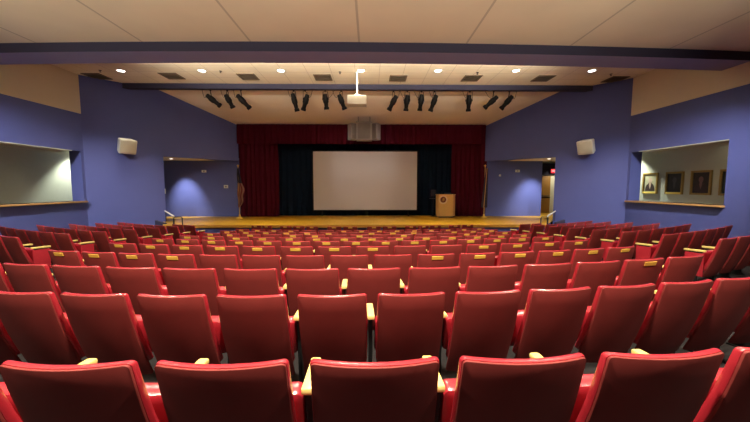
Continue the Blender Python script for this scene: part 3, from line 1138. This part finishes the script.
flag(239.8, 164.5, 219.6, 1, M['stripes'], 'drooping red and white striped flag on a pole left of the stage', lambda v: (.21 + .72 * v, (.07 + .24 * math.sin(PI * (1 - v) ** 1.5)) * (1 + .14 * math.sin(17 * v)), -.03 + .015 * math.sin(13 * v)))
flag(483.8, 164.5, 218.2, -1, M['darkflag'], 'dark drooping flag with gold fringe on a pole right of the stage', lambda v: (.2 + .73 * v, .3 - .2 * v, .1), True)

# ------------------------------------------------------------------ portraits in the right corridor
PX = 13.0
M['lit_strip'] = material('lit_strip_yellow', (0.95, 0.75, 0.16), 0.4, noise=0.04)  # brightness of a picture light put into this yellow


def portrait(yc, label, bg, coat, skin, plate=True):
    t = thing('framed_portrait', label, 'painting', (PX + .02, yc, 2.52), -PI / 2, 'gilt framed portraits in the corridor')
    w, h = .74, .92
    bm = B()
    fw = .075
    for s in (-1, 1):
        box(bm, (s * (w / 2 - fw / 2), -.03, 0), (fw, .06, h), bevel=.012)
        box(bm, (0, -.03, s * (h / 2 - fw / 2)), (w - 2 * fw + .01, .055, fw), bevel=.012)
    obj('frame', bm, M['gold'], t)
    canvas = obj('canvas', box(B(), (0, -.012, 0), (w - 2 * fw + .02, .02, h - 2 * fw + .02)), material('painted_background', bg, .6, noise=.25, scale=5), t)
    # painted sitter: shoulders and head as thin paint layers
    bm = B()
    pts = []
    for k in range(17):
        a = PI * k / 16
        pts.append((.235 * math.cos(a), -.0235, -.36 + .02 + .36 * math.sin(a) ** .7 * (.82 + .18 * math.sin(a))))
    poly(bm, pts, (0, -.002, 0))
    obj('painted_coat', bm, material('painted_coat', coat, .6, noise=.2, scale=9), canvas)
    bm = B()
    bmesh.ops.create_circle(bm, cap_ends=True, segments=24, radius=1, matrix=Matrix.Translation((.0, -.0275, .12)) @ Matrix.Diagonal((.085, 1, .115, 1)) @ Matrix.Rotation(PI / 2, 4, 'X'))
    poly(bm, [(-.05, -.0275, -.08), (0, -.0275, -.26), (.05, -.0275, -.08), (.045, -.0275, .05), (-.045, -.0275, .05)])
    obj('painted_face', bm, material('painted_skin', skin, .6, noise=.2, scale=12), canvas)
    if plate:
        obj('lit_bottom_strip', box(B(), (0, -.066, -h / 2 + .05), (.62, .016, .085), bevel=.004), M['lit_strip'], t)  # bright strip standing in for the lit bottom edge of the frame


portrait(13.62, 'gilt framed portrait of a dark-suited sitter on a pale ground', (.42, .4, .24), (.03, .015, .012), (.5, .36, .25))
portrait(12.52, 'gilt framed dark portrait, second from the stage end of the corridor', (.02, .02, .02), (.012, .014, .02), (.06, .06, .065))
portrait(11.5, 'gilt framed dark portrait with a pinkish figure in the corridor', (.015, .01, .006), (.03, .012, .012), (.2, .1, .09), False)
portrait(10.5, 'gilt framed dark green portrait cut off by the opening edge', (.01, .018, .012), (.01, .012, .01), (.1, .08, .06), False)

# ------------------------------------------------------------------ right passage door and exit sign
p0, p1 = at(541, 213, 18.95), at(550, 213, 18.95)
dw = .95
dx = p1.x - dw / 2 - .06
dr = thing('passage_door', 'brown wooden door in the passage right of the stage', 'door', (dx, 18.96, STAGE))
obj('leaf', box(B(), (0, 0, 1.14), (dw, .05, 2.26), bevel=.008), M['door'], dr)
obj('kick_rail', box(B(), (0, -.03, .95), (dw, .02, .06), bevel=.004), M['black_metal'], dr)
obj('push_bar', box(B(), (.05, -.06, 1.05), (dw * .8, .04, .05), bevel=.01), M['dark_metal'], dr)
e = at(554.6, 171, 18.8)
ex_ = thing('exit_sign', 'glowing red EXIT sign above the passage right of the stage', 'sign', (e.x, 18.86, e.z))
obj('housing', box(B(), (0, .03, 0), (.42, .08, .27), bevel=.01), M['dark_metal'], ex_)
obj('panel', box(B(), (0, -.014, 0), (.38, .012, .23), bevel=.004), M['exit'], ex_)
fc = bpy.data.curves.new('exit_lettering', 'FONT')
fc.body = 'EXIT'
fc.size = .15
fc.align_x = 'CENTER'
fc.align_y = 'CENTER'
fc.extrude = .002
fc.materials.append(M['exit_text'])
tmp = bpy.data.objects.new('tmp', fc)
COL.objects.link(tmp)
bpy.context.view_layer.update()
tm = bpy.data.meshes.new_from_object(tmp)
bpy.data.objects.remove(tmp)
ft = bpy.data.objects.new('lettering', tm)
COL.objects.link(ft)
ft.parent = ex_
ft.location = (0, -.022, 0)
ft.rotation_euler = (PI / 2, 0, 0)
spot('passage_lamp', (12.3, 18.2, 3.8), (12.3, 18.9, .9), 170, 120, .5)

# ------------------------------------------------------------------ wing lamps, wall plates, rails, steps
for s, px, py, lab in ((-1, 171, 158.8, 'small round light in the soffit of the left stage wing'), (1, 549, 158.9, 'small round light in the soffit of the right stage wing')):
    p = at_z(px, py, HEAD)
    t = thing('wing_downlight', lab, 'ceiling light', (p.x, p.y, HEAD + .01), 0, 'stage wing lights')
    obj('trim_ring', lathe(B(), [(.08, -.004), (.11, -.012), (.125, 0), (.08, 0), (.08, -.004)], 24), M['white'], t)
    obj('lens', lathe(B(), [(0, -.014), (.08, -.006), (.08, 0), (0, 0)], 24), M['lens'], t)
    spot('wing_lamp', (p.x, p.y, HEAD - .03), (s * 9.3, 16.9, 1.35), 760, 60, 1.0, color=(1.0, .97, .9))


def plate(name, px, py, Y, w, h, label, cat, rz=0.0):
    p = at(px, py, Y)
    t = thing(name, label, cat, p, rz)
    obj('cover', box(B(), (0, 0, 0), (w, .03, h), bevel=.006), M['white'], t)
    obj('rocker', box(B(), (0, -.017, 0), (w * .35, .012, h * .5), bevel=.003), M['greylight'], t)
    return t


plate('wall_switch', 226, 186.6, PROY + .005, .22, .17, 'white switch plate on the left wing wall near the striped flag', 'switch')
plate('wall_sensor', 204, 171.2, PROY + .005, .24, .13, 'small pale sensor on the left wing wall, above the glow of the lamp', 'sensor')
plate('wall_sensor', 517.5, 171, PROY + .005, .24, .13, 'small pale sensor on the right wing wall near the doorway', 'sensor')
plate('wall_switch', 500, 175.4, PROY + .005, .1, .1, 'tiny grey button plate on the right wing wall near the dark flag', 'switch')
t = 1.9
plate('wall_switch', 164.3, 191.2, CORN + t - .012, .09, .22, 'narrow white switch plate at the edge of the left wing opening', 'switch', PI / 4 * 1)

M['railwhite'] = material('pale_handrail_paint', (.8, .8, .78), .4, noise=.02)
for s, side, g in ((-1, 'left', ((173.8, 182.2), 165)), (1, 'right', ((541, 547.5), 555.5))):
    (xa, xb), xw = g
    Yr = 12.75
    pa_, pb_ = at(xa, 217, Yr), at(xb, 217, Yr)
    h = pa_.z
    r_ = thing('stair_rail', 'dark metal stair rail at the %s end of the stage front' % side, 'railing', ((pa_.x + pb_.x) / 2, Yr, 0))
    hw = (pb_.x - pa_.x) / 2
    obj('frame', tube(B(), [(-hw, 0, 0), (-hw, 0, h - .05), (-hw + .03, 0, h), (hw - .03, 0, h), (hw, 0, h - .05), (hw, 0, 0)], .022), M['dark_metal'], r_)
    obj('middle_bar', cyl(B(), (-hw, 0, h * .55), (hw, 0, h * .55), .014), M['dark_metal'], r_)
    a_ = at(xa if s < 0 else xb, 216.2, 12.85)
    b_ = at(xw, 211, 14.45)
    hr = thing('wall_handrail', 'pale sloping handrail beside the steps at the %s of the stage' % side, 'handrail', (a_.x, a_.y, 0))
    o_ = Vector((a_.x, a_.y, 0))
    obj('rail', tube(B(), [a_ - o_, a_.lerp(b_, .5) - o_, b_ - o_], .03), M['railwhite'], hr)
    bm = B()
    for f in (.08, .92):
        p = a_.lerp(b_, f) - o_
        fl = 0 if f < .5 else STAGE
        fl = .5 if f < .5 else STAGE
        cyl(bm, (p.x, p.y, fl), (p.x, p.y, p.z), .018, seg=10)
    obj('posts', bm, M['dark_metal'], hr)
    bm = B()
    cx_ = s * 8.12
    for k in range(2):
        dpt = .28 * (2 - k)
        box(bm, (cx_, 13.0 - dpt / 2, .25 * k + .125), (.44, dpt, .25), bevel=.01)
    st = tag(obj('stage_steps', bm, M['stage_edge']), 'short wooden steps up to the %s end of the stage' % side, 'steps')
    # low dark slab with a sloping top next to the steps
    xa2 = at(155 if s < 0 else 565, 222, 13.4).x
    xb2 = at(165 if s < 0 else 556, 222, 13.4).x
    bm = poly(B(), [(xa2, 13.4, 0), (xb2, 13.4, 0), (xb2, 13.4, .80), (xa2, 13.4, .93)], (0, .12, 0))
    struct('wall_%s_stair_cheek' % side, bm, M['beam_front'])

# lights in the corridors behind the openings
for s in (-1, 1):
    spot('corridor_lamp', (s * 12.4, 14.5, 4.2), (s * 12.55, 14.45, 1), 580, 94, .6, color=(.95, 1.0, .9))
for s in (-1, 1):
    spot('corridor_lamp', (s * 12.3, 10.5, 4.25), (s * 12.6, 10.5, 1), 9, 140, .8)
# stage work lights
for hx in (-4, 0, 4):
    spot('stage_work_light', (hx, 13.9, 6.4), (hx, 13.3, .7), 60, 40, .8)
